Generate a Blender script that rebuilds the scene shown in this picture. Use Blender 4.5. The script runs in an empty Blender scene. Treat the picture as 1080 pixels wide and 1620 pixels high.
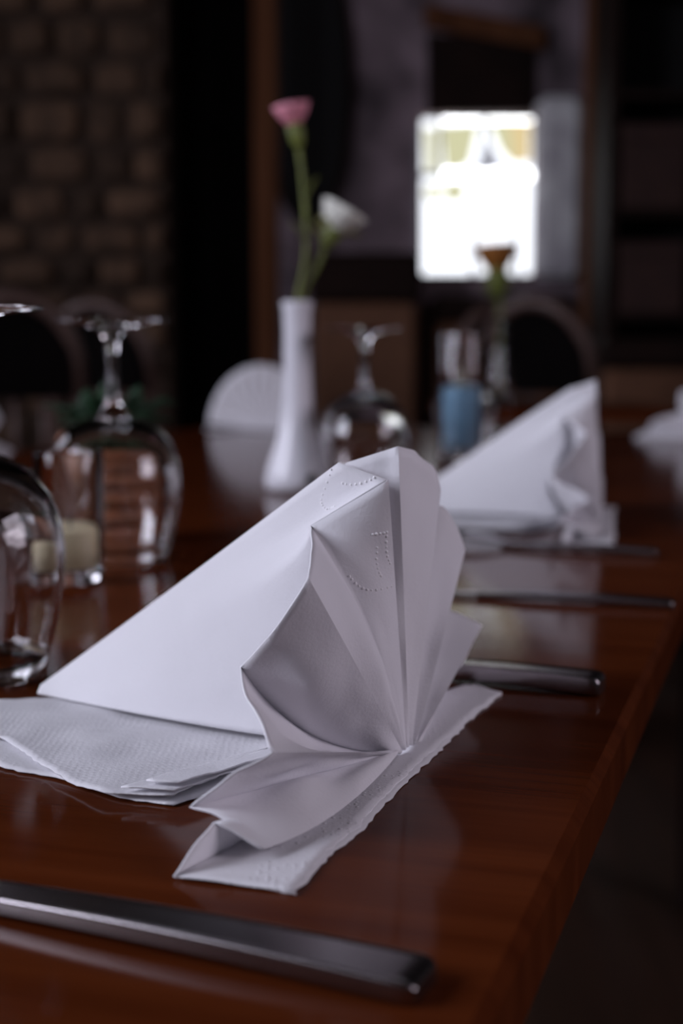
import bpy, math, random
from mathutils import Vector, Matrix, noise
random.seed(7)
S = bpy.context.scene
COL = S.collection
V = Vector
# ------------------------------------------------------------------ camera, world, light, exposure
TZ = 0.75                      # table top height
EYE = V((0.0, 0.0, TZ + 0.138))
PITCH = math.radians(6.72)
cam_d = bpy.data.cameras.new('camera'); cam = bpy.data.objects.new('camera', cam_d); COL.objects.link(cam)
cam.location = EYE; cam.rotation_euler = (math.pi/2 - PITCH, 0, 0)
cam_d.sensor_fit = 'VERTICAL'; cam_d.sensor_height = 36; cam_d.lens = 50
cam_d.clip_start = 0.02
cam_d.dof.use_dof = True; cam_d.dof.focus_distance = 0.445; cam_d.dof.aperture_fstop = 7.5
S.camera = cam

W = bpy.data.worlds.new('world'); S.world = W; W.use_nodes = True
W.node_tree.nodes['Background'].inputs[0].default_value = (0.62, 0.66, 0.85, 1)
W.node_tree.nodes['Background'].inputs[1].default_value = 0.12

def area(name, loc, target, sx, sy, power, col):
    l = bpy.data.lights.new(name, 'AREA'); l.shape = 'RECTANGLE'; l.size = sx; l.size_y = sy
    l.energy = power; l.color = col
    o = bpy.data.objects.new(name, l); COL.objects.link(o); o.location = loc
    o.rotation_euler = (V(target) - V(loc)).to_track_quat('-Z', 'Y').to_euler()
    return o
# daylight through the near left window; far and right windows are unseen added fills
area('daylight_left', (-2.72, -0.15, 2.0), (0, -0.15, 1.3), 1.7, 1.45, 108, (0.83, 0.84, 1.0))
area('fill_far', (-2.72, 3.1, 1.75), (0, 3.1, .7), 1.3, 1.2, 20, (0.86, 0.84, 1.0))
area('fill_right', (2.52, 0.0, 1.75), (0, .3, 1.0), 1.3, 1.1, 31, (0.95, 0.85, 1.0))

S.view_settings.view_transform = 'Standard'; S.view_settings.look = 'None'
S.view_settings.exposure = 0.0; S.view_settings.gamma = 1.0
S.view_settings.use_curve_mapping = False

# ------------------------------------------------------------------ helpers
def at(px, py, Y):
    """world point seen at pixel (px,py) of the 1080x1620 frame at world depth Y"""
    f = 2250.0
    d = V((0, math.cos(PITCH), -math.sin(PITCH))) + V((1, 0, 0))*((px-540)/f) + V((0, math.sin(PITCH), math.cos(PITCH)))*((810-py)/f)
    return EYE + d*(Y/d.y)

def setp(o, label=None, cat=None, group=None, kind=None):
    if label: o['label'] = label
    if cat: o['category'] = cat
    if group: o['group'] = group
    if kind: o['kind'] = kind
    return o

def empty(name, loc, rz=0, **k):
    o = bpy.data.objects.new(name, None); COL.objects.link(o)
    o.location = loc; o.rotation_euler = (0, 0, rz); o.empty_display_size = 0.02
    return setp(o, **k)

class MB:
    def __init__(s): s.v = []; s.f = []; s.sm = []
    def add(s, vs, fs, smooth=False):
        n = len(s.v); s.v += [tuple(v) for v in vs]
        for f in fs: s.f.append(tuple(i+n for i in f)); s.sm.append(smooth)
        return s
    def box(s, c, size, M=None, bev=0.0):
        cx, cy, cz = c; x, y, z = size[0]/2, size[1]/2, size[2]/2
        if bev <= 0:
            vs = [V((cx+a*x, cy+b*y, cz+d*z)) for d in (-1, 1) for a, b in ((-1,-1),(1,-1),(1,1),(-1,1))]
            fs = [(3,2,1,0),(4,5,6,7),(0,1,5,4),(1,2,6,5),(2,3,7,6),(3,0,4,7)]
        else:
            b = min(bev, x*.9, y*.9, z*.9)
            def ring(k, zz): return [V((cx+a*(x-k), cy+d*(y-k), zz)) for a, d in ((-1,-1),(1,-1),(1,1),(-1,1))]
            def oct_(k, zz):
                xx, yy = x-k, y-k
                return [V((cx+p*1, cy+q*1, zz)) for p, q in ((-xx+b,-yy),(xx-b,-yy),(xx,-yy+b),(xx,yy-b),(xx-b,yy),(-xx+b,yy),(-xx,yy-b),(-xx,-yy+b))]
            def octi(zz):
                xx, yy = x-b, y-b
                return [V((cx+p, cy+q, zz)) for p, q in ((-xx+b*.4,-yy),(xx-b*.4,-yy),(xx,-yy+b*.4),(xx,yy-b*.4),(xx-b*.4,yy),(-xx+b*.4,yy),(-xx,yy-b*.4),(-xx,-yy+b*.4))]
            vs = octi(cz-z) + oct_(0, cz-z+b) + oct_(0, cz+z-b) + octi(cz+z)
            fs = [tuple(reversed(range(8))), tuple(range(24, 32))]
            for r in range(3):
                for i in range(8):
                    j = (i+1) % 8; fs.append((r*8+i, r*8+j, r*8+8+j, r*8+8+i))
        if M: vs = [M @ v for v in vs]
        return s.add(vs, fs)
    def tube(s, pts, rad, n=10, caps=True, flat=1.0):
        pts = [V(p) for p in pts]
        if not hasattr(rad, '__len__'): rad = [rad]*len(pts)
        vs = []; fs = []; up = V((0.13, 0.31, 0.94)).normalized(); prev = None
        for i, p in enumerate(pts):
            t = (pts[min(i+1, len(pts)-1)] - pts[max(i-1, 0)]).normalized()
            a = (prev - t*prev.dot(t)) if prev else up.cross(t)
            if a.length < 1e-6: a = V((1, 0, 0)).cross(t)
            a.normalize(); prev = a; b = t.cross(a)
            for k in range(n):
                q = 2*math.pi*k/n
                vs.append(p + (a*math.cos(q) + b*math.sin(q)*flat)*rad[i])
        for i in range(len(pts)-1):
            for k in range(n):
                l = (k+1) % n
                fs.append((i*n+k, i*n+l, (i+1)*n+l, (i+1)*n+k))
        if caps: fs += [tuple(reversed(range(n))), tuple(range((len(pts)-1)*n, len(pts)*n))]
        return s.add(vs, fs, True)
    def lathe(s, prof, n=40, c=(0, 0, 0)):
        if prof[0][0] < 1e-7 and prof[-1][0] < 1e-7 and sum(a[0]*b[1]-b[0]*a[1] for a, b in zip(prof, prof[1:])) < 0: prof = prof[::-1]
        vs = []; fs = []
        idx = []
        for r, z in prof:
            if r < 1e-7:
                idx.append([len(vs)]*n); vs.append(V((c[0], c[1], c[2]+z)))
            else:
                idx.append(list(range(len(vs), len(vs)+n)))
                for k in range(n):
                    q = 2*math.pi*k/n; vs.append(V((c[0]+r*math.cos(q), c[1]+r*math.sin(q), c[2]+z)))
        for i in range(len(prof)-1):
            for k in range(n):
                l = (k+1) % n; f = [idx[i][k], idx[i][l], idx[i+1][l], idx[i+1][k]]
                g = []
                for q in f:
                    if q not in g: g.append(q)
                if len(g) > 2: fs.append(tuple(g))
        return s.add(vs, fs, True)
    def prism(s, poly, n, depth):
        """flat polygon (list of 3D points) extruded along n by depth"""
        n = V(n).normalized()*depth; k = len(poly); a = [V(p) for p in poly]
        vs = a + [p+n for p in a]
        fs = [tuple(reversed(range(k))), tuple(range(k, 2*k))] + [(i, (i+1) % k, k+(i+1) % k, k+i) for i in range(k)]
        return s.add(vs, fs)
    def build(s, name, m, parent=None, loc=None, sharp=None, **k):
        me = bpy.data.meshes.new(name); me.from_pydata(s.v, [], s.f); me.update()
        me.polygons.foreach_set('use_smooth', s.sm)
        if m: me.materials.append(m)
        o = bpy.data.objects.new(name, me); COL.objects.link(o)
        if parent: o.parent = parent
        if loc is not None: o.location = loc
        return setp(o, **k)

def copy_tree(o, parent=None):
    c = o.copy(); COL.objects.link(c); c.parent = parent
    for ch in o.children: copy_tree(ch, c)
    return c

def smooth_curve(pts, n):
    pts = [V(p) for p in pts]; out = []
    for i in range(n+1):
        t = i/n*(len(pts)-1); k = min(int(t), len(pts)-2); f = t-k
        p0 = pts[max(k-1, 0)]; p1 = pts[k]; p2 = pts[k+1]; p3 = pts[min(k+2, len(pts)-1)]
        out.append(0.5*((2*p1) + (p2-p0)*f + (2*p0-5*p1+4*p2-p3)*f*f + (3*p1-p0-3*p2+p3)*f**3))
    return out
def lin_curve(pts, t):
    pts = [V(p) for p in pts]; L = [0]
    for a, b in zip(pts, pts[1:]): L.append(L[-1]+(b-a).length)
    d = t*L[-1]
    for i in range(len(pts)-1):
        if d <= L[i+1]+1e-12:
            return pts[i].lerp(pts[i+1], (d-L[i])/max(L[i+1]-L[i], 1e-9))
    return pts[-1].copy()

# ------------------------------------------------------------------ materials
def newmat(name):
    m = bpy.data.materials.new(name); m.use_nodes = True
    return m, m.node_tree.nodes, m.node_tree.links, m.node_tree.nodes['Principled BSDF']
def plain(name, col, rough=0.5, metal=0.0, var=0.0, scale=20, bump=0.0, spec=0.5):
    m, N, L, b = newmat(name)
    b.inputs['Base Color'].default_value = (*col, 1); b.inputs['Roughness'].default_value = rough
    b.inputs['Metallic'].default_value = metal; b.inputs['Specular IOR Level'].default_value = spec
    if var or bump:
        tc = N.new('ShaderNodeTexCoord'); nz = N.new('ShaderNodeTexNoise'); nz.inputs['Scale'].default_value = scale; nz.inputs['Detail'].default_value = 5
        L.new(tc.outputs['Object'], nz.inputs['Vector'])
        if var:
            r = N.new('ShaderNodeValToRGB')
            r.color_ramp.elements[0].position = .32; r.color_ramp.elements[1].position = .7
            r.color_ramp.elements[0].color = (*[c*(1-var) for c in col], 1); r.color_ramp.elements[1].color = (*[min(1, c*(1+var)) for c in col], 1)
            L.new(nz.outputs['Fac'], r.inputs[0]); L.new(r.outputs[0], b.inputs['Base Color'])
        if bump:
            bp = N.new('ShaderNodeBump'); bp.inputs['Strength'].default_value = bump; bp.inputs['Distance'].default_value = .01
            L.new(nz.outputs['Fac'], bp.inputs['Height']); L.new(bp.outputs[0], b.inputs['Normal'])
    return m
def wood(name, c1, c2, rough, stretch, scale=1.0, coat=0.0, spec=.5, ior=1.5):
    m, N, L, b = newmat(name); b.inputs['IOR'].default_value = ior
    tc = N.new('ShaderNodeTexCoord'); mp = N.new('ShaderNodeMapping'); mp.inputs['Scale'].default_value = stretch
    nz = N.new('ShaderNodeTexNoise'); nz.inputs['Scale'].default_value = scale; nz.inputs['Detail'].default_value = 7; nz.inputs['Roughness'].default_value = .65
    r = N.new('ShaderNodeValToRGB'); r.color_ramp.elements[0].position = .3; r.color_ramp.elements[1].position = .72
    r.color_ramp.elements[0].color = (*c1, 1); r.color_ramp.elements[1].color = (*c2, 1)
    L.new(tc.outputs['Object'], mp.inputs[0]); L.new(mp.outputs[0], nz.inputs['Vector']); L.new(nz.outputs['Fac'], r.inputs[0]); L.new(r.outputs[0], b.inputs['Base Color'])
    b.inputs['Roughness'].default_value = rough; b.inputs['Specular IOR Level'].default_value = spec
    b.inputs['Coat Weight'].default_value = coat; b.inputs['Coat Roughness'].default_value = .06
    bp = N.new('ShaderNodeBump'); bp.inputs['Strength'].default_value = .02; bp.inputs['Distance'].default_value = .002
    L.new(nz.outputs['Fac'], bp.inputs['Height']); L.new(bp.outputs[0], b.inputs['Normal'])
    return m
def emit(name, col, st):
    m, N, L, b = newmat(name); N.remove(b)
    e = N.new('ShaderNodeEmission'); e.inputs[0].default_value = (*col, 1); e.inputs[1].default_value = st
    L.new(e.outputs[0], N['Material Output'].inputs[0]); return m
def glass(name, col=(1, 1, 1), rough=0.0, ior=1.47):
    m, N, L, b = newmat(name)
    b.inputs['Base Color'].default_value = (*col, 1); b.inputs['Roughness'].default_value = rough
    b.inputs['IOR'].default_value = ior; b.inputs['Transmission Weight'].default_value = 1.0
    return m
def paper(name, emboss):
    m, N, L, b = newmat(name)
    b.inputs['Base Color'].default_value = (0.86, 0.85, 0.88, 1); b.inputs['Roughness'].default_value = .78
    b.inputs['Specular IOR Level'].default_value = .25
    tc = N.new('ShaderNodeTexCoord')
    n1 = N.new('ShaderNodeTexNoise'); n1.inputs['Scale'].default_value = 900; n1.inputs['Detail'].default_value = 3
    L.new(tc.outputs['Object'], n1.inputs['Vector'])
    n2 = N.new('ShaderNodeTexNoise'); n2.inputs['Scale'].default_value = 55; n2.inputs['Detail'].default_value = 3
    L.new(tc.outputs['Object'], n2.inputs['Vector'])
    b1 = N.new('ShaderNodeBump'); b1.inputs['Strength'].default_value = .22; b1.inputs['Distance'].default_value = .0006
    L.new(n1.outputs['Fac'], b1.inputs['Height'])
    b2 = N.new('ShaderNodeBump'); b2.inputs['Strength'].default_value = .25; b2.inputs['Distance'].default_value = .002
    L.new(n2.outputs['Fac'], b2.inputs['Height']); L.new(b1.outputs[0], b2.inputs['Normal'])
    last = b2
    if emboss:
        vo = N.new('ShaderNodeTexVoronoi'); vo.inputs['Scale'].default_value = 420; vo.inputs['Randomness'].default_value = .25
        L.new(tc.outputs['Object'], vo.inputs['Vector'])
        cr = N.new('ShaderNodeValToRGB'); cr.color_ramp.elements[0].position = 0.1; cr.color_ramp.elements[1].position = .42
        cr.color_ramp.elements[0].color = (1, 1, 1, 1); cr.color_ramp.elements[1].color = (0, 0, 0, 1)
        L.new(vo.outputs['Distance'], cr.inputs[0])
        b3 = N.new('ShaderNodeBump'); b3.inputs['Strength'].default_value = emboss; b3.inputs['Distance'].default_value = .0006
        L.new(cr.outputs[0], b3.inputs['Height']); L.new(last.outputs[0], b3.inputs['Normal']); last = b3
    L.new(last.outputs[0], b.inputs['Normal'])
    tr = N.new('ShaderNodeBsdfTranslucent'); tr.inputs[0].default_value = (.8, .78, .82, 1)
    mx = N.new('ShaderNodeMixShader'); mx.inputs[0].default_value = .15
    L.new(b.outputs[0], mx.inputs[1]); L.new(tr.outputs[0], mx.inputs[2]); L.new(mx.outputs[0], N['Material Output'].inputs[0])
    return m

M_paper = paper('napkin_paper', 0)
M_paper_emb = paper('napkin_paper_embossed', .14)
M_paper_dot = paper('napkin_paper_dotted', 1.0)
M_dot = plain('embossed_paper', (.97, .96, .98), .35)  # whiter than the sheet, to offset the shading on the domes
M_table = wood('table_wood', (.055, .0105, .0026), (.105, .024, .0065), .11, (3, 60, 20), 1.0, coat=.0, ior=1.13)
M_dark = wood('dark_wood', (.010, .005, .004), (.022, .011, .008), .75, (6, 30, 6), spec=.12)
M_chair = wood('chair_wood', (.07, .038, .03), (.12, .068, .055), .45, (20, 20, 4), coat=.1)
M_post = wood('timber', (.085, .032, .014), (.16, .065, .030), .9, (14, 14, 1.5), spec=.1)
M_floor = wood('floor_boards', (.02, .009, .005), (.04, .018, .01), .45, (20, 2, 2))
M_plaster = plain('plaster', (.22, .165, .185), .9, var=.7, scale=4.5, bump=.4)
M_lit_plaster = plain('lit_plaster', (.90, .85, .92), .9, var=.4, scale=9, bump=.5)  # light on the plaster beside the window, put into a paler colour
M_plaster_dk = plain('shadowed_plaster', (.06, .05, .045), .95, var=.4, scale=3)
M_stone = plain('rubble_stone', (.11, .062, .036), .92, var=.45, scale=9, bump=.6)
N_, L_ = M_stone.node_tree.nodes, M_stone.node_tree.links
oi = N_.new('ShaderNodeObjectInfo'); mr = N_.new('ShaderNodeMapRange'); mr.inputs[3].default_value = .25; mr.inputs[4].default_value = 1.35
mxs = N_.new('ShaderNodeVectorMath'); mxs.operation = 'SCALE'
L_.new(oi.outputs['Random'], mr.inputs[0]); L_.new([n for n in N_ if n.type == 'VALTORGB'][0].outputs[0], mxs.inputs[0]); L_.new(mr.outputs[0], mxs.inputs['Scale'])
L_.new(mxs.outputs[0], N_['Principled BSDF'].inputs['Base Color'])
M_mortar = plain('mortar', (.045, .026, .016), .95)
M_ceil = plain('ceiling_boards', (.03, .02, .015), .95, var=.2, scale=3)
M_uphol = plain('brown_upholstery', (.16, .07, .035), .85, var=.18, scale=30)
M_steel = plain('polished_steel', (.36, .33, .34), .24, 1.0, var=.06, scale=60)
M_glass = glass('clear_glass')
M_porc = plain('white_porcelain', (.78, .77, .82), .22, var=.02, scale=5)
M_wax = plain('cream_wax', (.80, .70, .45), .55, var=.05, scale=40)
M_blue = plain('blue_wax', (.22, .42, .60), .5, var=.06, scale=60)
M_wick = plain('wick', (.02, .02, .02), .9)
M_pot = plain('barrel_brown', (.20, .066, .024), .6, var=.35, scale=60)
M_leafd = plain('dark_leaf', (.006, .035, .009), .7, var=.35, scale=70)
M_soil = plain('soil', (.01, .007, .005), .95, var=.3, scale=120, bump=.5)
M_stem = plain('stem_green', (.16, .19, .035), .55, var=.3, scale=60)
M_leafy = plain('yellow_green_leaf', (.30, .30, .10), .5, var=.25, scale=60)
M_pink = plain('pink_petal', (.85, .30, .38), .6, var=.35, scale=120)
M_white = plain('white_petal', (.74, .74, .66), .6, var=.08, scale=60)
M_orange = plain('orange_petal', (.42, .16, .03), .6, var=.35, scale=70)
M_day = emit('daylight_pane', (.90, .93, 1.0), 1.9)
M_glint = emit('glint_glow', (.95, .97, 1.0), 7.5)  # added extra-bright strips that throw window glints onto the table
M_day_y = emit('clipped_sky_yellow', (.90, .88, .55), .74)  # clipped sky brightness, given as a pale yellow glow
M_day_o = emit('clipped_sky_amber', (.98, .78, .42), .80)  # clipped sky brightness, given as a pale amber glow
M_day_g = emit('gable_grey', (.56, .57, .66), .75)  # gable outside, given a dim grey glow of its own
M_void = plain('unlit_black', (.004, .003, .003), .95, var=.2, scale=8, spec=.05)  # black for the unlit doorway passage and the chairs' crest panels
M_frame = plain('window_frame_paint', (.55, .53, .55), .6, var=.05, scale=20)
M_bulb = emit('bulb_glow', (1.0, .93, .88), 26)
M_globe = emit('lamp_globe', (.95, .96, 1.0), 2.2)
M_brass = plain('dark_metal', (.05, .04, .035), .4, 1.0, var=.1, scale=50)
M_mirror = plain('black_lacquer', (.005, .004, .004), .9, var=.1, scale=8)

# ------------------------------------------------------------------ room shell
XL, XR, YN, YF, CH = -2.6, 2.4, -2.5, 5.9, 2.9
MB().box((( XL+XR)/2, (YN+YF)/2, -.05), (XR-XL+.4, YF-YN+.4, .1)).build('floor', M_floor, kind='structure')
MB().box(((XL+XR)/2, (YN+YF)/2, CH+.05), (XR-XL+.4, YF-YN+.4, .1)).build('ceiling', M_ceil, kind='structure')
def wall_y(name, y, th, x0, x1, hole, m):
    hx0, hx1, hz0, hz1 = hole; b = MB()
    b.box(((x0+hx0)/2, y, CH/2), (hx0-x0, th, CH)); b.box(((hx1+x1)/2, y, CH/2), (x1-hx1, th, CH))
    b.box(((hx0+hx1)/2, y, hz0/2), (hx1-hx0, th, hz0)); b.box(((hx0+hx1)/2, y, (hz1+CH)/2), (hx1-hx0, th, CH-hz1))
    return b.build(name, m, kind='structure')
wl = MB()
for (y0, y1) in ((YN, -1.0), (.7, 2.45), (3.75, YF)): wl.box((XL-.1, (y0+y1)/2, CH/2), (.2, y1-y0, CH))
for (y0, y1, z0, z1) in ((-1.0, .7, 1.27, 2.73), (2.45, 3.75, 1.1, 2.35)):
    wl.box((XL-.1, (y0+y1)/2, z0/2), (.2, y1-y0, z0)); wl.box((XL-.1, (y0+y1)/2, (z1+CH)/2), (.2, y1-y0, CH-z1))
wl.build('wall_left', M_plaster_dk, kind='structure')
wr = MB()
for (y0, y1) in ((YN, -.65), (.65, YF)): wr.box((XR+.1, (y0+y1)/2, CH/2), (.2, y1-y0, CH))
wr.box((XR+.1, 0, .6), (.2, 1.3, 1.2)); wr.box((XR+.1, 0, (2.3+CH)/2), (.2, 1.3, CH-2.3))
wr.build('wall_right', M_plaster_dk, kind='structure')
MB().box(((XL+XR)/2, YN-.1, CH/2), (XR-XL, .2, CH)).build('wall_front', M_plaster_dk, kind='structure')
w0 = at(662, 182, 5.6); w1 = at(845, 437, 5.6)          # small window opening in the back wall
wall_y('wall_back', YF-.15, .3, XL, XR, (w0.x-.004, w1.x+.004, w1.z-.004, w0.z+.004), M_plaster)
def side_window(name, c, along, w, h):
    """plain casement: frame and a cross of glazing bars round an opening"""
    r = empty(name, c, 0, kind='structure')
    def bar(n, u, z, du, dz, dep=.05):
        MB().box((0 if along == 'y' else u, u if along == 'y' else 0, z), ((dep, du, dz) if along == 'y' else (du, dep, dz))).build(n, M_frame, r)
    t = .05
    bar('frame_rail', 0, h/2-t/2, w, t); bar('frame_rail', 0, -h/2+t/2, w, t)
    bar('frame_stile', w/2-t/2, 0, t, h-2*t); bar('frame_stile', -w/2+t/2, 0, t, h-2*t)
    bar('glazing_bar', 0, 0, .03, h-2*t, .03); bar('glazing_bar', -w/4, 0.1, w/2-.08, .025, .025); bar('glazing_bar', w/4, 0.1, w/2-.08, .025, .025)
side_window('window_2', (XL-.05, -.15, 2.0), 'y', 1.7, 1.46)
side_window('added_window_far', (XL-.05, 3.1, 1.725), 'y', 1.3, 1.25)  # added out of view to light the back of the room
side_window('added_window_right', (XR+.05, 0, 1.75), 'y', 1.3, 1.1)  # added out of view to fill the napkin's darker pleats

# background window: frame, bars, bright panes, the blown-out view laid on as glowing coloured pieces
win = empty('window_1', ((w0.x+w1.x)/2, 5.76, (w0.z+w1.z)/2), kind='structure')
wc = win.location.copy()
def wp(px, py, Y=5.74):
    p = at(px, py, Y); return p - wc
def winpoly(name, pts, m, Y=5.74, dep=.006):
    MB().prism([wp(*p, Y) for p in pts], (0, 1, 0), dep).build(name, m, win)
for (a, b, c, d) in [(668,187,691,272),(698,186,762,272),(772,183,840,270),(668,281,744,436),(752,281,815,436),(822,281,842,436)]:
    winpoly('pane', [(a,d),(c,d),(c,b),(a,b)], M_day)
for (a, b, c, d) in [(699,181,841,192),(702,270,841,283)]: winpoly('glint_strip', [(a,d),(c,d),(c,b),(a,b)], M_glint, 5.729)  # strips added for their reflection in the tabletop
winpoly('view_patch', [(675,275),(691,270),(689,202),(671,203)], M_day_y, 5.73)
winpoly('view_patch', [(703,264),(722,269),(743,257),(757,195),(697,199)], M_day_y, 5.73)
winpoly('view_patch', [(812,258),(838,254),(839,187),(804,189)], M_day_o, 5.73)
winpoly('view_patch', [(812,258),(804,189),(773,192),(792,238)], M_day_y, 5.731)
winpoly('view_patch', [(748,271),(800,269),(780,236),(769,214),(760,244)], M_day_g, 5.728)
def disc(cx, cy, r): return [(cx+r*math.cos(-k*math.pi/8), cy+r*math.sin(-k*math.pi/8)) for k in range(16)]
winpoly('view_patch', disc(685,305,13), M_day_y, 5.73); winpoly('view_patch', disc(719,303,17), M_day_y, 5.73)
winpoly('view_patch', [(690,309),(712,309),(712,301),(690,301)], M_day_y, 5.732)
def wbar(pts): winpoly('glazing_bar', pts, M_frame, 5.72, .05)
wbar([(663,441),(667,441),(667,180),(663,180)]); wbar([(842,441),(846,441),(846,178),(842,178)])
wbar([(667,184),(842,180),(842,178),(667,181)]); wbar([(667,280),(700,280),(700,274),(667,274)])
wbar([(692,274),(697,274),(697,182),(692,182)]); wbar([(764,274),(771,274),(771,180),(764,180)])
wbar([(745,440),(751,440),(751,280),(745,280)]); wbar([(816,440),(821,440),(821,280),(816,280)])
MB().prism([at(655,441,5.6), at(852,441,5.6), at(852,434,5.6), at(655,434,5.6)], (0,1,0), .16).build('window_sill', M_post, None, kind='structure')

# dark panel and slanted timber above the window, posts
MB().prism([at(676,180,5.58), at(846,176,5.58), at(846,62,5.58), at(676,52,5.58)], (0,1,0), .02).build('trim_1', M_dark, kind='structure')
MB().prism([at(672,40,5.55), at(862,78,5.55), at(862,42,5.55), at(672,4,5.55)], (0,1,0), .05).build('trim_2', M_post, kind='structure')
def post(name, xa, xb, Y, dep, m):
    a = at(xa, 490, Y); b = at(xb, 490, Y)
    MB().box(((a.x+b.x)/2, Y+dep/2, CH/2), (b.x-a.x, dep, CH), bev=.012).build(name, m, kind='structure')
post('trim_3', 402, 440, 5.2, .12, M_post); post('trim_4', 925, 953, 5.2, .14, M_post)
# doorway between pier and post, its dark passage painted as a black slab
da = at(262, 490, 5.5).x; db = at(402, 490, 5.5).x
MB().box(((da+db)/2, 5.56, 1.3), (db-da, .05, 2.6)).build('dark_passage_slab', M_void, kind='structure')
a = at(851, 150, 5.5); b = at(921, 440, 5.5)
MB().box(((a.x+b.x)/2, 5.55, (a.z+b.z)/2), (b.x-a.x, .10, a.z-b.z), bev=.03).build('lit_plaster_patch', M_lit_plaster, kind='structure')  # pale panel stands in for wall plaster lit beside the window
# rubble stone pier
px0 = -2.59; px1 = at(258, 490, 5.1).x
pier = MB().box(((px0+px1)/2, 5.43, CH/2), (px1-px0, .3, CH-.004)).build('wall_pier', M_mortar, kind='structure')
z = .04; row = 0
rs = random.Random(3)
while z < CH-.12:
    h = rs.uniform(.10, .17); x = px0 + .02 - rs.uniform(0, .06)
    while x < px1-.03:
        w = rs.uniform(.12, .26); xe = min(x+w, px1-.005)
        if xe-x > .05:
            cx, cz = (x+xe)/2, z+h/2; k = []
            for i in range(9):
                q = 2*math.pi*i/9+rs.uniform(-.15, .15)
                ex = math.copysign(abs(math.cos(q))**.6, math.cos(q)); ez = math.copysign(abs(math.sin(q))**.6, math.sin(q))
                k.append((ex*(xe-x-.016)/2*rs.uniform(.86, 1), ez*(h-.016)/2*rs.uniform(.86, 1)))
            d = rs.uniform(.03, .07); vs = []
            for (fx, dy) in ((1, 0), (.96, -d*.7), (.6, -d)):
                vs += [V((cx+p*fx, 5.28+dy, cz+q*fx)) for p, q in k]
            fs = [(r*9+i, r*9+(i+1) % 9, r*9+9+(i+1) % 9, r*9+9+i) for r in range(2) for i in range(9)] + [tuple(range(18, 27))]
            MB().add(vs, fs).build('stone', M_stone, pier)
        x = xe
    z += h

# ------------------------------------------------------------------ dining table
TA = math.radians(17.8)
el = V((math.sin(TA), math.cos(TA), 0)); ec = V((math.cos(TA), -math.sin(TA), 0))
E0 = V((.0350, .294, 0))
s0, s1, wid = -.34, 2.02, .90
tc = E0 + el*((s0+s1)/2) - ec*(wid/2)
table = empty('dining_table', (tc.x, tc.y, 0), -TA, label='long polished red-brown wooden dining table carrying the folded napkins', cat='table')
TL = s1-s0
MB().box((0, 0, TZ-.012), (wid, TL, .024), bev=.003).build('tabletop', M_table, table)
for sx in (-1, 1): MB().box((sx*(wid/2-.10), 0, TZ-.069), (.022, TL-.2, .09)).build('apron', M_dark, table)
for sy in (-1, 1): MB().box((0, sy*(TL/2-.10), TZ-.069), (wid-.222, .022, .09)).build('apron', M_dark, table)
for sx in (-1, 1):
    for sy in (-1, 1): MB().box((sx*(wid/2-.07), sy*(TL/2-.07), (TZ-.0245)/2), (.06, .06, TZ-.0245), bev=.006).build('leg', M_dark, table)

# ------------------------------------------------------------------ fan napkin (local origin = foot of the fan on the table)
RIM = {0:(-.0666,-.1173,.0012), 1:(-.0447,-.1052,.0042), 2:(-.0648,-.0946,.0122), 3:(-.0421,-.0968,.0283), 4:(-.0541,-.0460,.0402),
       5:(-.0331,-.0600,.0699), 6:(-.0333,-.0080,.0786), 7:(-.0081,-.0060,.0936), 8:(-.0222,.0120,.0977), 9:(-.0043,.0060,.1040),
       10:(.0136,.0567,.0841), 11:(-.012,.068,.080), 12:(.0248,.0777,.0584), 13:(-.006,.092,.046), 14:(.0335,.0945,.0249), 15:(.020,.104,.0015)}
FD = V((.50, .86, 0)).normalized()
BT = {0:(-.012,.0012), 1:(-.009,.0020), 2:(-.010,.0022), 3:(-.009,.0022), 4:(-.009,.0022), 5:(-.006,.0022), 6:(-.005,.0022), 7:(-.003,.0022), 8:(-.002,.0022),
      9:(-.001,.0022), 10:(.001,.0022), 11:(.002,.0022), 12:(.004,.0022), 13:(.005,.0022), 14:(.006,.0020), 15:(.008,.0016)}
MID = {1:(-.0242,-.0710,.0034), 4:(-.0331,-.0200,.0116), 5:(-.0181,-.0350,.0371), 6:(-.0130,-.0200,.0425)}
RIMX = {(0,1):[(-.0570,-.1043,.0100)], (2,3):[(-.0539,-.0977,.0198)], (4,5):[(-.0449,-.0550,.0523)],
        (9,10):[(.0043,.0280,.1010),(.0113,.0450,.0940)], (11,12):[(.0176,.0738,.0765),(.0230,.0780,.0672)], (13,14):[(.0260,.0955,.0303)]}
BUL = {(0,1):.0015, (1,2):-.003, (2,3):.002, (3,4):.003, (4,5):-.003, (5,6):-.002, (6,7):-.003, (7,8):.002, (8,9):-.002, (9,10):.004, (10,11):.0, (11,12):.004, (12,13):0, (13,14):.004, (14,15):0}
def spoke(i, v):
    b = FD*BT[i][0]; b.z = BT[i][1]; r = V(RIM[i])
    m = V(MID[i]) if i in MID else b.lerp(r, .5)
    return b*((1-v)*(1-2*v)) + m*(4*v*(1-v)) + r*(v*(2*v-1))
def panel_pt(i, u, v):
    j = i+1
    a = spoke(i, v); b = spoke(j, v); p = a.lerp(b, u)
    ra, rb = V(RIM[i]), V(RIM[j])
    if (i, j) in RIMX:
        rim = lin_curve([ra]+RIMX[(i, j)]+[rb], u) ; p += (rim-ra.lerp(rb, u))*v**2.2
    n = (ra).cross(rb).normalized()
    s = math.sin(math.pi*u)
    if i == 6: s *= 1-v**4
    p += n*(s*math.sin(math.pi*min(1, v*.75+.1))*BUL[(i, j)])
    q = p*38 + V((i*3.1, i*1.7, 0))
    p += n*(s*min(1, v*3)*.0026*noise.noise(q))
    q = V((u*2.2+i*5, v*5, i*2.3))
    p += n*(s*min(1, v*2.5)*.0020*noise.noise(q))
    if p.z < .0008: p.z = .0008
    return p
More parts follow.
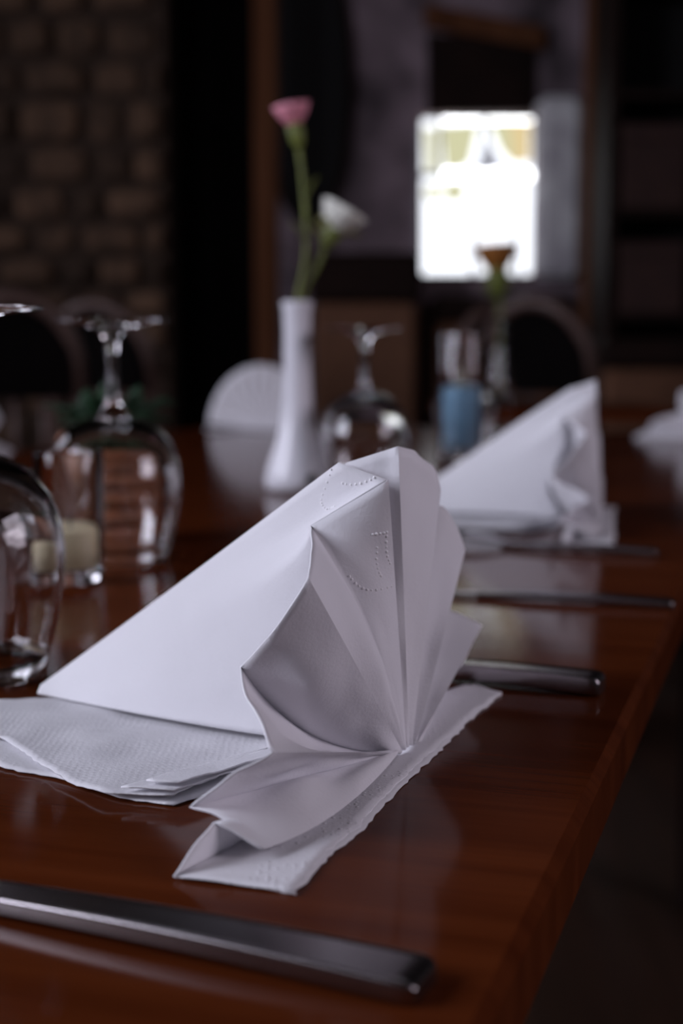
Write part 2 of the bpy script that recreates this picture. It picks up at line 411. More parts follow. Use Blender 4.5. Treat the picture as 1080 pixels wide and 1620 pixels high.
def build_napkin():
    root = empty('fan_napkin', (0, 0, 0))
    NU, NV = 14, 30
    vs = []; fs = []; sharp = set()
    idx = {}
    for i in range(15):
        for a in range(NU+1):
            if i > 0 and a == 0: continue
            for b in range(NV+1):
                idx[(i*NU+a, b)] = len(vs); vs.append(panel_pt(i, a/NU, b/NV))
    for a in range(15*NU):
        for b in range(NV):
            fs.append((idx[(a, b)], idx[(a+1, b)], idx[(a+1, b+1)], idx[(a, b+1)]))
    o = MB().add(vs, fs, True).build('pleated_fan', M_paper, root)
    crease = {k*NU for k in range(1, 15) if k != 6}
    cv = set()
    for c in crease:
        for b in range(NV+1): cv.add(idx[(c, b)])
    for e in o.data.edges:
        if e.vertices[0] in cv and e.vertices[1] in cv: e.use_edge_sharp = True
    md = o.modifiers.new('ply', 'SOLIDIFY'); md.thickness = .0006; md.offset = 0
    # standing flap behind the fan: Coons patch
    top = [(-.1423,.0801,.0038), (-.0992,.0542,.0378), (-.0594,.0317,.0696), (-.0243,.0025,.0988)]
    bot = [(-.1416,.0700,.0030), (-.0944,.0300,.0050), (-.0560,.0060,.0052), (-.0310,-.0020,.0046)]
    rgt = [(-.0310,-.0020,.0046), (-.0400,.0030,.0275), (-.0292,-.0020,.0605), (-.0334,-.0074,.0787), (-.0082,-.0056,.0938), (-.0243,.0025,.0988)]
    NX, NY = 46, 30
    vs = []; fs = []
    Tc = smooth_curve(top, NX)
    Bc = smooth_curve(bot, NX); Rc = smooth_curve(rgt[:4], NY-10) + [V(rgt[3]).lerp(V(rgt[4]), (k+1)/6) for k in range(6)] + [V(rgt[4]).lerp(V(rgt[5]), (k+1)/4) for k in range(4)]
    Lc = [V(bot[0]).lerp(V(top[0]), k/NY) for k in range(NY+1)]
    for i in range(NX+1):
        u = i/NX
        for j in range(NY+1):
            v = j/NY
            p = Bc[i]*(1-v) + Tc[i]*v + (Rc[j] - Bc[NX]*(1-v) - Tc[NX]*v)*u**6
            w = math.sin(math.pi*u)*math.sin(math.pi*v)
            n = V((-.55, -.80, .22))
            p = p + n*(w*(.0040 + .0012*noise.noise(V((u*4, v*3, 2.2)))))
            if p.z < .0006: p.z = .0006
            vs.append(p)
    for i in range(NX):
        for j in range(NY):
            a = i*(NY+1)+j; fs.append((a, a+NY+1, a+NY+2, a+1))
    f = MB().add(vs, fs, True).build('standing_flap', M_paper, root)
    md = f.modifiers.new('ply', 'SOLIDIFY'); md.thickness = .0006; md.offset = 0
    # the far side of the standing flap (the sheet is folded over along the slanted top edge)
    vs = []; fs = []
    back = [(-.1405,.0830,.0006), (-.085,.064,.0006), (-.035,.045,.0006), (-.008,.030,.0008)]
    Kc = smooth_curve(back, NX)
    Tb = smooth_curve(top[:4], NX)
    for i in range(NX+1):
        for j in range(13):
            v = j/12; vs.append(Kc[i].lerp(Tb[i], v) + V((.3, .9, .1))*(.004*math.sin(math.pi*v)*math.sin(math.pi*i/NX)))
    for i in range(NX):
        for j in range(12):
            a = i*13+j; fs.append((a, a+1, a+14, a+13))
    g = MB().add(vs, fs, True).build('back_flap', M_paper, root)
    md = g.modifiers.new('ply', 'SOLIDIFY'); md.thickness = .0006; md.offset = 0
    # plies lying on the table to the left and under the fan
    def sheet(name, poly, z0, amp, seed, m, thick=.0005, rag=.0008):
        P = []
        poly = [V((p[0], p[1], 0)) for p in poly]
        for a, b in zip(poly, poly[1:]+poly[:1]):
            k = max(2, int((b-a).length/.0028))
            for q in range(k):
                t = a.lerp(b, q/k); nn = V((b.y-a.y, a.x-b.x, 0)).normalized()
                P.append(t + nn*rag*noise.noise(t*420+V((seed, 0, 0))))
        c = sum(P, V())/len(P); NR = 14; vs = []; fs = []; n = len(P)
        for r in range(NR):
            f = (r+1)/NR
            for p in P:
                q = c.lerp(p, f)
                vs.append(V((q.x, q.y, z0 + amp*(.5+.5*noise.noise(V((q.x*55+seed, q.y*55, 0.3)))) )))
        vs.append(V((c.x, c.y, z0+amp*(.5+.5*noise.noise(V((c.x*55+seed, c.y*55, .3))))))); ci = len(vs)-1
        for k in range(n):
            l = (k+1) % n; fs.append((ci, k, l))
            for r in range(NR-1): fs.append((r*n+k, r*n+n+k, r*n+n+l, r*n+l))
        area2 = sum(P[k].x*P[(k+1) % n].y - P[(k+1) % n].x*P[k].y for k in range(n))
        if area2 < 0: fs = [tuple(reversed(x)) for x in fs]
        o = MB().add(vs, fs, True).build(name, m, root)
        md = o.modifiers.new('ply', 'SOLIDIFY'); md.thickness = thick; md.offset = -1
        return o
    sheet('lower_ply', [(-.1372,.0640),(-.170,.0600),(-.1820,.0320),(-.1525,.0000),(-.1351,-.0189),(-.1278,-.0240),(-.1143,-.0310),(-.0910,-.0515),(-.0737,-.0580),(-.030,-.010),(-.020,.040),(-.090,.066)], .0008, .0006, 3, M_paper_emb)
    sheet('upper_ply', [(-.1372,.0620),(-.1537,.0596),(-.1780,.0430),(-.1650,.0200),(-.1418,.0092),(-.1224,-.0203),(-.1090,-.0395),(-.0951,-.0540),(-.0870,-.0545),(-.0737,-.0568),(-.0495,-.0125),(-.0250,.0080),(-.0150,.0400),(-.090,.064)], .0019, .0026, 11, M_paper_emb)
    # torn strips where plies part near the fold
    sheet('ply_edge', [(-.0900,-.0540),(-.0737,-.0572),(-.0465,-.0250),(-.0380,-.0030),(-.0520,-.0160)], .0042, .0016, 19, M_paper)
    sheet('ply_edge', [(-.0825,-.0525),(-.0725,-.0556),(-.0455,-.0270),(-.0370,-.0060),(-.0480,-.0180)], .0062, .0014, 27, M_paper)
    def strip(name, left, right, z0, amp, seed, m, rag):
        NL, NW = 80, 10; vs = []; fs = []
        for i in range(NL+1):
            l = lin_curve([(x, y, 0) for x, y in left], i/NL); q = lin_curve([(x, y, 0) for x, y in right], i/NL)
            q += (q-l).normalized()*rag*(noise.noise(q*300+V((seed, 0, 0)))+.6*noise.noise(q*90))
            for j in range(NW+1):
                p = l.lerp(q, j/NW); p.z = z0 + amp*(.5+.5*noise.noise(V((p.x*70+seed, p.y*70, .4)))); vs.append(p)
        for i in range(NL):
            for j in range(NW):
                a = i*(NW+1)+j; fs.append((a, a+1, a+NW+2, a+NW+1))
        o = MB().add(vs, fs, True).build(name, m, root)
        md = o.modifiers.new('ply', 'SOLIDIFY'); md.thickness = .0005; md.offset = -1
    bl = [(-.0666,-.1165),(-.0494,-.0655),(-.0230,-.0050),(-.0040,.0560),(.0272,.0927)]
    br = [(-.0352,-.1266),(-.0315,-.1133),(-.0267,-.0970),(-.0187,-.0776),(-.0097,-.0490),(.0021,-.0161),(.0117,.0077),(.0234,.0410),(.0401,.0791)]
    strip('base_sheet', bl, br, .0010, .0006, 5, M_paper_dot, .0011)
    strip('base_sheet', [(x+.004, y+.004) for x, y in bl], [(x+.0018*math.sin(math.pi*k/8), y-.0006) for k, (x, y) in enumerate(br)], .0006, .0002, 8, M_paper_emb, .0013)
    # embossed dots: small domes on the front pleat and on the flap near the top
    return root, o, f
napkin, FANO, FLAPO = build_napkin()
def dome(mb, p, n, r):
    n = n.normalized(); a = n.orthogonal().normalized(); b = n.cross(a); vs = []
    for k in range(6):
        q = k*math.pi/3; vs.append(p + (a*math.cos(q)+b*math.sin(q))*r)
    for k in range(6):
        q = k*math.pi/3; vs.append(p + (a*math.cos(q)+b*math.sin(q))*r*.6 + n*r*.55)
    vs.append(p+n*r*.8)
    fs = [(k, (k+1) % 6, 6+(k+1) % 6, 6+k) for k in range(6)] + [(6+k, 6+(k+1) % 6, 12) for k in range(6)]
    mb.add(vs, fs, True)
HP = V((.02326, .47173, TZ))
napkin.location = HP
setp(napkin, label='large white paper napkin folded into a standing fan, in sharp focus in the foreground', cat='napkin', group='white paper fan napkins on the table')
from mathutils.bvhtree import BVHTree
def bvh(o):
    me = o.data; return BVHTree.FromPolygons([v.co.copy() for v in me.vertices], [tuple(p.vertices) for p in me.polygons])
def dots(ob, curves, r):
    t = bvh(ob); mb = MB()
    for pts, n in curves:
        for q in smooth_curve([V((x, y, 0)) for x, y in pts], n):
            d = (at(q.x, q.y, .5) - EYE).normalized()
            h = t.ray_cast(EYE-HP, d)
            if h[0] is None: continue
            nn = h[1] if h[1].dot(d) < 0 else -h[1]
            dome(mb, h[0]+nn*.0003, nn, r*random.uniform(.85, 1.15))
    return mb
C4 = lambda l: [(500+x*.2222, 700+y*.2222) for x, y in l]
dots(FANO, [(C4([(235,955),(290,1015),(360,1050),(440,1050),(530,1025)]), 10), (C4([(430,750),(425,830),(435,900),(455,950)]), 6), (C4([(500,640),(495,720),(500,800),(520,860)]), 7), (C4([(400,655),(440,650),(480,645)]), 3)], .0006).build('embossed_dots', M_dot, napkin, kind='stuff')
dots(FLAPO, [(C4([(110,190),(75,300),(40,400),(50,450),(90,475),(130,460)]), 12), (C4([(190,290),(250,300),(320,290),(390,265),(440,235),(490,240)]), 10)], .0005).build('embossed_dots', M_dot, napkin, kind='stuff')
def nap(px_pt, rz, sc, label):
    c = copy_tree(napkin); c.location = (px_pt[0], px_pt[1], TZ); c.rotation_euler = (0, 0, rz); c.scale = (sc, sc, sc)
    setp(c, label=label); return c
nap((.203, 1.105), math.radians(9), 1.06, 'blurred white fan napkin behind the foreground one, at the right table edge')
# the distant one is spread evenly and turned face-on
dn = empty('fan_napkin', (-.130, 2.31, TZ), label='distant blurred white napkin spread as a rounded fan left of the white vase', cat='napkin', group='white paper fan napkins on the table')
vs = []; fs = []; NS = 22; NR = 8
for k in range(NS*4+1):
    q = math.pi*(.02+.96*k/(NS*4)); zz = abs((k/4) % 2 - 1)*2-1
    for j in range(NR+1):
        v_ = j/NR; R_ = .006+v_
        vs.append(V((-math.cos(q)*.086*R_, zz*.006*v_ + .012*v_*math.sin(q), .002+math.sin(q)*.103*R_)))
for k in range(NS*4):
    for j in range(NR): a = k*(NR+1)+j; fs.append((a, a+1, a+NR+2, a+NR+1))
MB().add(vs, fs, True).build('pleated_fan', M_paper, dn).modifiers.new('ply', 'SOLIDIFY').thickness = .0006
vs = [(-.088, -.030, .0012), (.088, -.030, .0012), (.092, .030, .0012), (-.092, .030, .0012)]
MB().prism([V(p) for p in vs], (0, 0, 1), .0012).build('base_sheet', M_paper_emb, dn)
MB().add([(-.004, .014, .098), (.004, .014, .098), (.002, .130, .003), (-.002, .130, .003), (0, .016, .003)], [(0, 1, 2, 3), (0, 3, 4), (1, 4, 2)]).build('standing_flap', M_paper, dn)
nap((-.385, 1.43), math.radians(0), 1.0, 'white napkin cut off by the left picture edge, behind the glasses')
nap((.560, 2.06), math.radians(-75), 1.0, 'white napkin cut off by the right picture edge, far along the table')

# ------------------------------------------------------------------ cutlery
def cutlery(name, end, direction, kind, label, w0=.0080, w1=.0050, th=.0052, hl=.105):
    """end = tip of the handle on the table, direction = unit vector from handle tip to the head"""
    r = empty(name, (end[0], end[1], TZ), math.atan2(direction[1], direction[0]), label=label, cat='cutlery', group='steel cutlery on the table')
    # handle: lofted rounded bar, broad at the end, with a shallow dished top
    secs = []; L = hl
    for k in range(37):
        t = (k/36)**1.3; x = t*L
        w = w0*(1-t) + w1*t
        e = min(1, x/.004); w *= .80+.20*math.sqrt(1-(1-e)**2); h = th*(1-.2*t)*(.72+.28*math.sqrt(1-(1-e)**2))
        secs.append((x, w, h, .0004 + .0012*math.sin(math.pi*t)))
    prof = []
    for q0, cx, cz in ((-90, .90, .14), (0, .90, .86), (90, -.90, .86), (180, -.90, .14)):
        for q in (0, 30, 60, 90):
            a_ = math.radians(q0+q); prof.append((cx+.10*math.cos(a_), cz+.14*math.sin(a_)))
    prof.insert(8, (.76, .95)); prof.insert(9, (-.76, .95))
    n = len(prof); vs = []; fs = []
    for x, w, h, z in secs:
        for a, b in prof: vs.append(V((x, a*w, z+b*h)))
    for i in range(len(secs)-1):
        for k in range(n):
            l = (k+1) % n; fs.append((i*n+k, i*n+n+k, i*n+n+l, i*n+l))
    fs += [tuple(range(n)), tuple(reversed(range((len(secs)-1)*n, len(secs)*n)))]
    hb = MB().add(vs, fs, True); hb.sm[-2:] = [False, False]
    ho = hb.build('handle', M_steel, r)
    for e in ho.data.edges:
        a, b = e.vertices
        if (a % n in (7, 8, 9, 10) and a % n == b % n) or (a < n and b < n): e.use_edge_sharp = True
    if kind == 'knife':
        vs = []; fs = []; m = 20
        for k in range(m+1):
            t = k/m; x = L-.002+t*.105
            top = .006+.0015*math.sin(t*2.5); bot = -.006-.003*math.sin(min(1, t*1.1)*math.pi*.6)
            if t > .8: bot = bot*(1-(t-.8)/.2) + top*((t-.8)/.2)*.9
            for yy, zz in ((top, .0012), (top, .0030), (bot, .0022), (bot, .0018)): vs.append(V((x, yy, zz)))
        for k in range(m):
            for q in range(4):
                l = (q+1) % 4; fs.append((k*4+q, k*4+l, k*4+4+l, k*4+4+q))
        fs += [(0,1,2,3), tuple(m*4+q for q in (3,2,1,0))]
        MB().add(vs, fs).build('blade', M_steel, r)
    else:
        nk = MB()
        vs = []; fs = []; pr = [(.0056,.0), (.0062,.004), (.011,.012), (.0125,.02), (.0125,.032)]
        for w, x in pr:
            zz = .0045+.004*math.sin(x/.032*1.6)
            vs += [V((L-.002+x, -w, zz)), V((L-.002+x, w, zz)), V((L-.002+x, w, zz-.0016)), V((L-.002+x, -w, zz-.0016))]
        for k in range(len(pr)-1):
            for q in range(4):
                l = (q+1) % 4; fs.append((k*4+q, k*4+4+q, k*4+4+l, k*4+l))
        fs += [(0,1,2,3), tuple(16+q for q in (3,2,1,0))]
        nk.add(vs, fs).build('fork_head', M_steel, r)
        for t in range(4):
            y = -.0108+t*.0072
            MB().tube([(L+.028, y, .0078), (L+.045, y, .0070), (L+.062, y, .0045), (L+.074, y*.97, .0030)], [.0016, .0015, .0012, .0006], 6).build('tine', M_steel, r)
    return r
dr = (-.911, .412)
cutlery('table_knife', (.0180, .2895), (-.910, .414), 'knife', 'steel knife with a broad blunt handle nearest the camera, along the bottom of the picture', hl=.135)
cutlery('table_fork', (.1035, .5530), (-.92, .39), 'fork', 'steel fork whose bright handle end shows just right of the foreground napkin', w0=.0075, th=.0075)
cutlery('table_knife', (.1750, .7380), (-.953, .303), 'knife', 'dark reflecting knife reaching to the table edge, middle of three right-hand pieces', w0=.0065, th=.0038)
cutlery('table_fork', (.2070, .9220), (-.925, .38), 'fork', 'blurred fork with a glinting handle end in front of the right napkin', w0=.0060, th=.0045)

# ------------------------------------------------------------------ glasses
def wine_glass(loc, k, label, group='upturned wine glasses'):
    r = empty('wine_glass', (loc[0], loc[1], TZ+.0006), label=label, cat='glass', group=group)
    def P(l): return [(a*1.05, b*k) for a, b in l]
    neck = [(.0095,.0880), (.0055,.0925)]
    bowl_out = [(.0308,.0004),(.0312,.0),(.0330,.008),(.0368,.022),(.0392,.036),(.0398,.048),(.0384,.060),(.0345,.071),(.0270,.0800),(.0170,.0858)]
    inner = [(0,.0825),(.0150,.0808),(.0255,.0755),(.0330,.0680),(.0372,.0585),(.0386,.048),(.0380,.036),(.0356,.022),(.0319,.008),(.0302,.0006)]
    MB().lathe(P(inner + [(.0305,.0)] + bowl_out[1:] + neck[:1]), 48).build('bowl', M_glass, r)
    MB().lathe(P([neck[0], (.0055,.0925), (.0042,.098), (.0038,.110), (.0038,.124), (.0046,.132), (.0075,.1375)]), 32).build('stem', M_glass, r)
    MB().lathe(P([(.0075,.1375), (.0150,.1405), (.0250,.1422), (.0328,.1430), (.0336,.1437), (.0330,.1443), (.0,.1450)]), 48).build('foot', M_glass, r)
    return r
wine_glass((-.158, .590), 1.06, 'upturned wine glass at the left picture edge, nearest the camera')
wine_glass((-.145, .905), 1.06, 'upturned wine glass standing before the brown ribbed plant pot')
wine_glass((.021, 1.325), 1.06, 'upturned wine glass with bright glints right of the white vase')
wine_glass((.168, 1.93), 1.06, 'upturned wine glass standing behind the blue candle')

# candle tumbler on the left
c = empty('candle_holder', (-.158, .822, TZ+.0005), label='small straight glass tumbler holding a cream candle, left', cat='candle holder')
MB().lathe([(0,.006),(.0165,.0062),(.0175,.009),(.0187,.075),(.0192,.0765),(.0198,.075),(.0188,.004),(.0178,.0),(0,.0)], 40).build('glass', M_glass, c)
MB().lathe([(0,.008),(.0160,.0085),(.0163,.029),(.0150,.0305),(0,.0295)], 36).build('candle', M_wax, c)
MB().tube([(0,0,.0295),(.0004,0,.034),(.0012,.0003,.037)], .0006, 6).build('wick', M_wick, c)
# blue candle in a tall glass
c = empty('candle_holder', (.1425, 1.70, TZ+.0005), label='tall clear glass holding a pale blue candle, in front of the upturned glass', cat='candle holder')
MB().lathe([(0,.012),(.0235,.0125),(.0245,.016),(.0262,.150),(.0268,.1515),(.0275,.150),(.0260,.004),(.0248,.0),(0,.0)], 40).build('glass', M_glass, c)
MB().lathe([(0,.0145),(.0222,.015),(.0226,.082),(.0212,.0845),(0,.083)], 36).build('candle', M_blue, c)
MB().tube([(0,0,.083),(.0005,0,.089),(.0015,.0003,.093)], .0007, 6).build('wick', M_wick, c)

# ------------------------------------------------------------------ white bud vase with carnation and rose
VX, VY = at(471, 775, 1.345).x, 1.345
v = empty('bud_vase', (VX, VY, TZ), label='tall white porcelain bud vase with flared bell base', cat='vase')
prof = [(0,.004),(.0210,.004),(.0235,.0),(.0272,.003),(.0282,.009),(.0270,.016),(.0235,.027),(.0195,.038),(.0162,.050),(.0140,.064),(.0125,.082),(.0116,.105),(.0113,.130),(.0118,.148),(.0128,.1535),(.0132,.1555),(.0126,.157),(.0110,.156),(.0098,.148),(.0092,.120),(.0100,.080),(.0150,.045),(0,.012)]
MB().lathe([(a*1.12, b*1.135) for a, b in prof], 48).build('body', M_porc, v)
a = math.radians(-62)
sp = MB().lathe([(0, .0012), (.004, .0011), (.0055, .0006), (.006, 0)], 20)  # dark disc low on the front of the vase body
spo = sp.build('dark_spot', M_wick, v, (math.cos(a)*.0308, math.sin(a)*.0308, .0130), label='dark round spot')
spo.rotation_euler = V((math.cos(a), math.sin(a), .33)).to_track_quat('Z', 'Y').to_euler()
def petal_shell(mb, c, axis, ang, r0, r1, wid, curl, n=6, ruff=0.0, seed=0):
    """one cupped petal rising along axis round angle ang"""
    axis = V(axis).normalized(); a = axis.orthogonal().normalized(); b = axis.cross(a)
    rad = a*math.cos(ang)+b*math.sin(ang); tan = axis.cross(rad)
    vs = []; fs = []
    for i in range(n+1):
        t = i/n
        out = r0 + (r1-r0)*t**curl; h = t
        for k in range(n+1):
            s = (k/n-.5)*2; ww = wid*math.sin(math.pi*(.12+.80*t)*.62)
            q = c + axis*(h*1.0*wid*1.7) + rad*(out*(1-.28*s*s)) + tan*(s*ww)
            if ruff: q += (axis*.6+rad*.5)*(ruff*t*math.sin(s*9+seed))
            vs.append(q)
    for i in range(n):
        for k in range(n):
            p0 = i*(n+1)+k; fs.append((p0, p0+1, p0+n+2, p0+n+1))
    mb.add(vs, fs, True); return mb
def leafmesh(mb, base, d, length, width, droop=.3):
    d = V(d).normalized(); side = d.cross(V((0, 0, 1))); 
    if side.length < .05: side = V((1, 0, 0))
    side.normalize(); vs = []; fs = []; n = 6
    for i in range(n+1):
        t = i/n; p = V(base)+d*length*t + V((0, 0, -droop*length*t*t)); w = width*math.sin(math.pi*(.06+.94*t))**.8 if t < 1 else 0.0
        vs += [p-side*w, p+V((0, 0, -width*.25)), p+side*w]
    for i in range(n):
        a = i*3; fs += [(a, a+1, a+4, a+3), (a+1, a+2, a+5, a+4)]
    mb.add(vs, fs, True); return mb
def flower(name, stem_pts, head_r, m, kind, label, group=None, leaves=(), k=1.0):
    stem_pts = [V(p) for p in stem_pts]; b = stem_pts[0]; top = stem_pts[-1]-b
    r = empty(name, b, label=label, cat='flower')
    if group: r['group'] = group
    loc = [p-b for p in stem_pts]; cv = smooth_curve(loc, 16)
    MB().tube(cv, [.0020*k]*9+[.0023*k]*8, 8).build('stem', M_stem, r)
    ax = (cv[-1]-cv[-3]).normalized(); c = cv[-1]
    MB().tube([c-ax*head_r*.9, c-ax*head_r*.5, c, c+ax*head_r*.35], [.0024*k, head_r*.34, head_r*.42, head_r*.40], 12).build('calyx', M_stem, r)
    rr = random.Random(hash(kind) % 100 if False else len(label))
    if kind == 'carnation':
        for lay, cnt, op in ((0, 6, .25), (1, 8, .62), (2, 10, 1.0)):
            for k in range(cnt):
                mb = petal_shell(MB(), c+ax*head_r*.2, ax, 2*math.pi*k/cnt+lay*.4, head_r*.16, head_r*op*.92, head_r*.62, 1.2, 6, head_r*.12, rr.uniform(0, 6))
                o = mb.build('petal', m, r); o.modifiers.new('t', 'SOLIDIFY').thickness = .0004
    elif kind == 'rose':
        for lay, cnt, op, w in ((0, 3, .30, .42), (1, 4, .55, .52), (2, 5, .80, .60), (3, 5, 1.0, .58)):
            for k in range(cnt):
                mb = petal_shell(MB(), c-ax*head_r*.1, ax, 2*math.pi*k/cnt+lay*.7, head_r*.30, head_r*op, head_r*w, .75, 6)
                o = mb.build('petal', m, r); o.modifiers.new('t', 'SOLIDIFY').thickness = .0005
    else:
        for lay, cnt, op in ((0, 7, .45), (1, 10, .95)):
            for k in range(cnt):
                mb = petal_shell(MB(), c+ax*head_r*.1, ax, 2*math.pi*k/cnt+lay*.3, head_r*.3, head_r*op*.85, head_r*.62, .8, 5)
                o = mb.build('petal', m, r); o.modifiers.new('t', 'SOLIDIFY').thickness = .0005
    for (t, d, ln, wd) in leaves:
        mb = leafmesh(MB(), cv[int(t*16)], d, ln, wd)
        o = mb.build('leaf', M_leafy if kind == 'rose' else M_stem, r); o.modifiers.new('t', 'SOLIDIFY').thickness = .0004
    return r
flower('carnation', [(VX-.001, VY, TZ+.115), (VX+.000, VY, TZ+.178), at(484, 400, 1.34), at(480, 300, 1.34), at(472, 232, 1.34), at(468, 208, 1.34)], .0185, M_pink, 'carnation',
       'small pink carnation, highest bloom in the white vase', 'flowers in the white vase', [(.62, (.4, -.2, 1), .035, .0035), (.45, (-.5, -.1, .9), .03, .003)])
flower('rose', [(VX+.003, VY+.002, TZ+.115), (VX+.0045, VY+.002, TZ+.178), at(503, 420, 1.35), at(520, 378, 1.35), at(528, 362, 1.35)], .0240, M_white, 'rose',
       'white rose with yellow-green leaves in the white vase', 'flowers in the white vase', [(.92, (.9, -.2, .75), .036, .010), (.86, (.9, .3, .35), .032, .008), (.72, (-.5, -.2, .9), .034, .006), (.90, (-.5, -.6, .9), .030, .007)])

# small second table under the window carrying a clear bud vase with an orange bloom
st = empty('side_table', (.47, 3.24, 0), label='small dark square table beyond the long one, before the arched chairs', cat='table')
MB().box((0, 0, TZ-.0125), (.50, .48, .025), bev=.004).build('tabletop', M_table, st)
MB().lathe([(.035, .04), (.03, .10), (.022, .35), (.028, .62), (.05, TZ-.026)], 20).build('column', M_dark, st)
for k in range(4):
    q = k*math.pi/2+math.pi/4
    MB().tube([(0, 0, .10), (math.cos(q)*.12, math.sin(q)*.12, .075), (math.cos(q)*.22, math.sin(q)*.22, .018)], [.022, .020, .016], 8).build('foot', M_dark, st)
CY = 3.36; CX = at(790, 600, CY).x
c = empty('bud_vase', (CX, CY, TZ), label='slender clear glass bud vase on the small far table, with the orange bloom', cat='vase')
MB().lathe([(x*1.5, y*1.43) for x, y in [(0,.006),(.016,.007),(.019,.020),(.0145,.050),(.0095,.078),(.0078,.105),(.0088,.132),(.0112,.1385),(.0124,.1390),(.0112,.131),(.0100,.105),(.0118,.078),(.0168,.050),(.0214,.020),(.0205,.003),(.0190,0),(0,0)]], 40).build('body', M_glass, c)
flower('orange_flower', [(CX+.002, CY, TZ+.016), (CX-.002, CY, TZ+.12), (CX, CY, TZ+.198), at(789, 470, CY), at(787, 436, CY)],   .0630, M_orange, 'tulip',
       'orange-brown bloom in the clear bud vase, dark against the window', None, [(.75, (.6, -.1, .8), .07, .009), (.7, (-.6, -.2, .8), .075, .009)], 1.7)

# ------------------------------------------------------------------ brown ribbed pot with a small dark plant
PX, PY = -.162, .992
p = empty('plant_pot', (PX, PY, TZ), label='brown ribbed barrel-shaped plant pot behind the upturned glass', cat='pot')
body = [(0,.001),(.0330,.0)]
for k in range(6):
    z0 = .002+k*.0125; bulge = .0350+.0026*math.sin(math.pi*(k+.5)/6)
    body += [(bulge-.0022, z0), (bulge+.0002, z0+.002), (bulge+.0012, z0+.006), (bulge+.0002, z0+.010), (bulge-.0022, z0+.0122)]
body += [(.0345,.0775),(.0322,.0780),(.0316,.070),(0,.069)]
MB().lathe(body, 44).build('barrel', M_pot, p)
MB().lathe([(.0312,.0695),(.020,.0715),(0,.0725)], 30).build('soil', M_soil, p)
pl = empty('small_plant', (PX, PY, TZ+.071), label='small dark green leafy plant growing in the brown ribbed pot', cat='plant')
rr = random.Random(5)
for k in range(46):
    a = rr.uniform(0, 2*math.pi); el_ = rr.uniform(.45, 1.45); ln = rr.uniform(.03, .062)
    bs = V((rr.uniform(-.014, .014), rr.uniform(-.014, .014), rr.uniform(0, .012)))
    o = leafmesh(MB(), bs, (math.cos(a)*math.cos(el_), math.sin(a)*math.cos(el_), math.sin(el_)), ln, rr.uniform(.004, .0075), .35).build('leaf', M_leafd, pl)
    o.modifiers.new('t', 'SOLIDIFY').thickness = .0004

# ------------------------------------------------------------------ chairs
def make_chair(label, loc, rz, pad=False):
    r = empty('wooden_chair', (loc[0], loc[1], 0), rz, label=label, cat='chair', group='dark arched-back wooden chairs')
    # local: seat front towards -y, back at +y
    pts = []
    for k in range(24):
        q = 2*math.pi*k/24; e = .62
        pts.append(V((math.copysign(abs(math.cos(q))**e, math.cos(q))*.180, math.copysign(abs(math.sin(q))**e, math.sin(q))*.20, .435)))
    MB().prism(pts, (0, 0, 1), .03).build('seat', M_uphol if pad else M_chair, r)
    for sx in (-1, 1):
        MB().tube([(sx*.155, -.145, .44), (sx*.165, -.165, .2), (sx*.175, -.185, 0)], [.019, .017, .013], 10).build('leg', M_chair, r)
        MB().tube([(sx*.150, .150, .44), (sx*.160, .185, .2), (sx*.17, .225, 0)], [.019, .017, .013], 10).build('leg', M_chair, r)
    arch = [(-.146, .150, .44)] + [(-.152+.001*k, .165+.012*k, .52+.09*k) for k in range(4)]
    for k in range(13):
        q = math.pi - k*math.pi/12; arch.append((math.cos(q)*.150, .215+.035*math.sin(q), .83+math.sin(q)*.165))
    arch += [(.152-.001*k, .165+.012*k, .52+.09*k) for k in (3, 2, 1, 0)] + [(.146, .150, .44)]
    MB().tube(smooth_curve(arch, 60), .0200, 10).build('back_bow', M_chair, r)
    cp = []
    for k in range(13):
        q = math.pi - k*math.pi/12; cp.append(V((math.cos(q)*.138, .228, .84+math.sin(q)*.14)))
    cp += [V((.138, .215, .76)), V((-.138, .215, .76))]
    MB().prism(cp, (0, 1, 0), .014).build('crest_panel', M_void, r)
    for x in (-.07, 0, .07):
        MB().tube([(x, .165, .46), (x, .195, .62), (x, .218, .77)], .009, 8).build('spindle', M_chair, r)
    for (y0, z0) in ((-.175, .16),): MB().tube([(-.168, y0, z0), (.168, y0, z0)], .009, 8).build('stretcher', M_chair, r)
    return r
make_chair('arched wooden chair below the left half of the bright window', (at(712, 470, 4.52).x, 4.52), math.radians(212))
make_chair('arched wooden chair right of the orange flower, below the plaster wall', (at(898, 470, 3.97).x, 3.97), math.radians(150))
make_chair('dark arched chair in the shadow at the far left', (at(25, 470, 3.6).x, 3.6), math.radians(190), True)
make_chair('dark arched chair in the shadow before the doorway', (at(205, 470, 4.2).x, 4.2), math.radians(165), True)
make_chair('dark wooden chair at the near right side of the table, only its seat in view', (.62, .95), math.radians(-100), True)

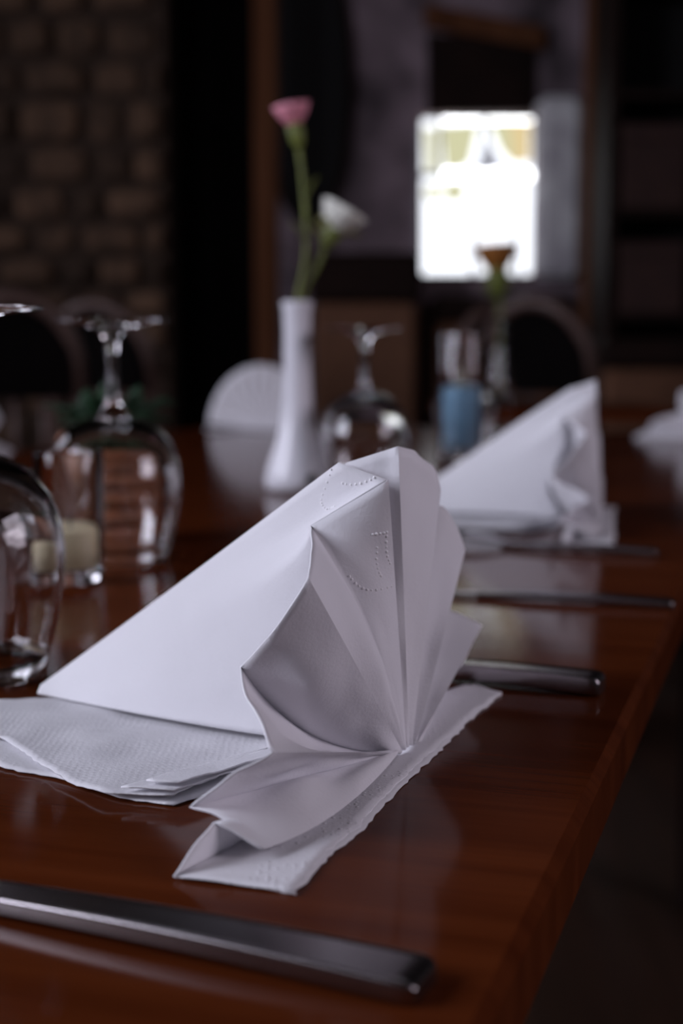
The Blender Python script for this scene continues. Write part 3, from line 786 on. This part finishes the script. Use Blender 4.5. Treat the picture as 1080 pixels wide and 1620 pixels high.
# dark settle and brown upholstered benches against the back wall
def bench(name, xa, xb, Y, top, label, m_back, m_top, rail=.10):
    a = at(xa, 490, Y).x; b = at(xb, 490, Y).x; w = b-a
    r = empty(name, ((a+b)/2, Y, 0), label=label, cat='bench', group='upholstered benches along the back wall')
    MB().box((0, .06, (top-rail/2+.10)/2), (w, .12, top-rail/2-.10), bev=.02).build('backrest', m_back, r)
    MB().box((0, .06, top-.0), (w+.03, .16, rail), bev=.02).build('top_rail', m_top, r)
    MB().box((0, -.21, .40), (w, .42, .12), bev=.03).build('seat_cushion', m_back, r)
    MB().box((0, -.20, .17), (w, .38, .34)).build('plinth', m_top, r)
    return r
bench('bench', 496, 660, 5.2, 1.13, 'brown upholstered bench with a thick dark top rail under the window', M_uphol, M_dark, .18)
bench('bench', 690, 905, 5.36, 1.02, 'brown upholstered bench seen between the two arched chairs', M_uphol, M_dark)
bench('bench', 960, 1130, 4.7, .86, 'brown upholstered bench at the right picture edge', M_uphol, M_dark)
# cabinet at the right with shelves
ca = at(958, 490, 4.9).x
cab = empty('bookcase', (ca+.5, 5.05, 0), label='tall dark wooden bookcase in the right corner', cat='bookcase')
for x in (-.49, -.02, .49): MB().box((x, 0, 1.2), (.03, .34, 2.4)).build('side_panel', M_dark, cab)
MB().box((0, .16, 1.2), (.95, .02, 2.38)).build('back_panel', M_mirror, cab)
for z in (.12, .55, .98, 1.33, 1.72, 2.1, 2.38):
    for x in (-.255, .235): MB().box((x, -.01, z), (.438 if x < 0 else .478, .30, .025)).build('shelf', M_dark, cab)
M_box = plain('box_board', (.035, .012, .008), .8, var=.2, scale=14)
for z, h, lab in ((.9930, .24, 'reddish-brown lidded box on the lower shelf of the right bookcase'), (1.3430, .28, 'brown lidded box on the upper shelf of the right bookcase')):
    o = empty('storage_box', (ca+.15, 4.98, z), label=lab, cat='box', group='boxes on the bookcase shelves')
    MB().box((0, 0, h*.4), (.22, .20, h*.8), bev=.004).build('box_body', M_box, o)
    MB().box((0, 0, h*.9), (.228, .208, h*.2), bev=.004).build('lid', M_box, o)

# tall dark oval panel hanging beside the post
oc = at(487, 130, 5.53)
ov = empty('wall_panel', (oc.x, 5.555, oc.z), label='tall black oval panel hanging on the wall beside the timber post', cat='wall panel')
pts = [V((math.cos(2*math.pi*k/36)*.165, 0, math.sin(2*math.pi*k/36)*.52)) for k in range(36)]
MB().prism(list(reversed(pts)), (0, 1, 0), .03).build('board', M_mirror, ov)
MB().tube([p*1.0 for p in pts]+[pts[0]], .012, 8, caps=False).build('rim', M_dark, ov)
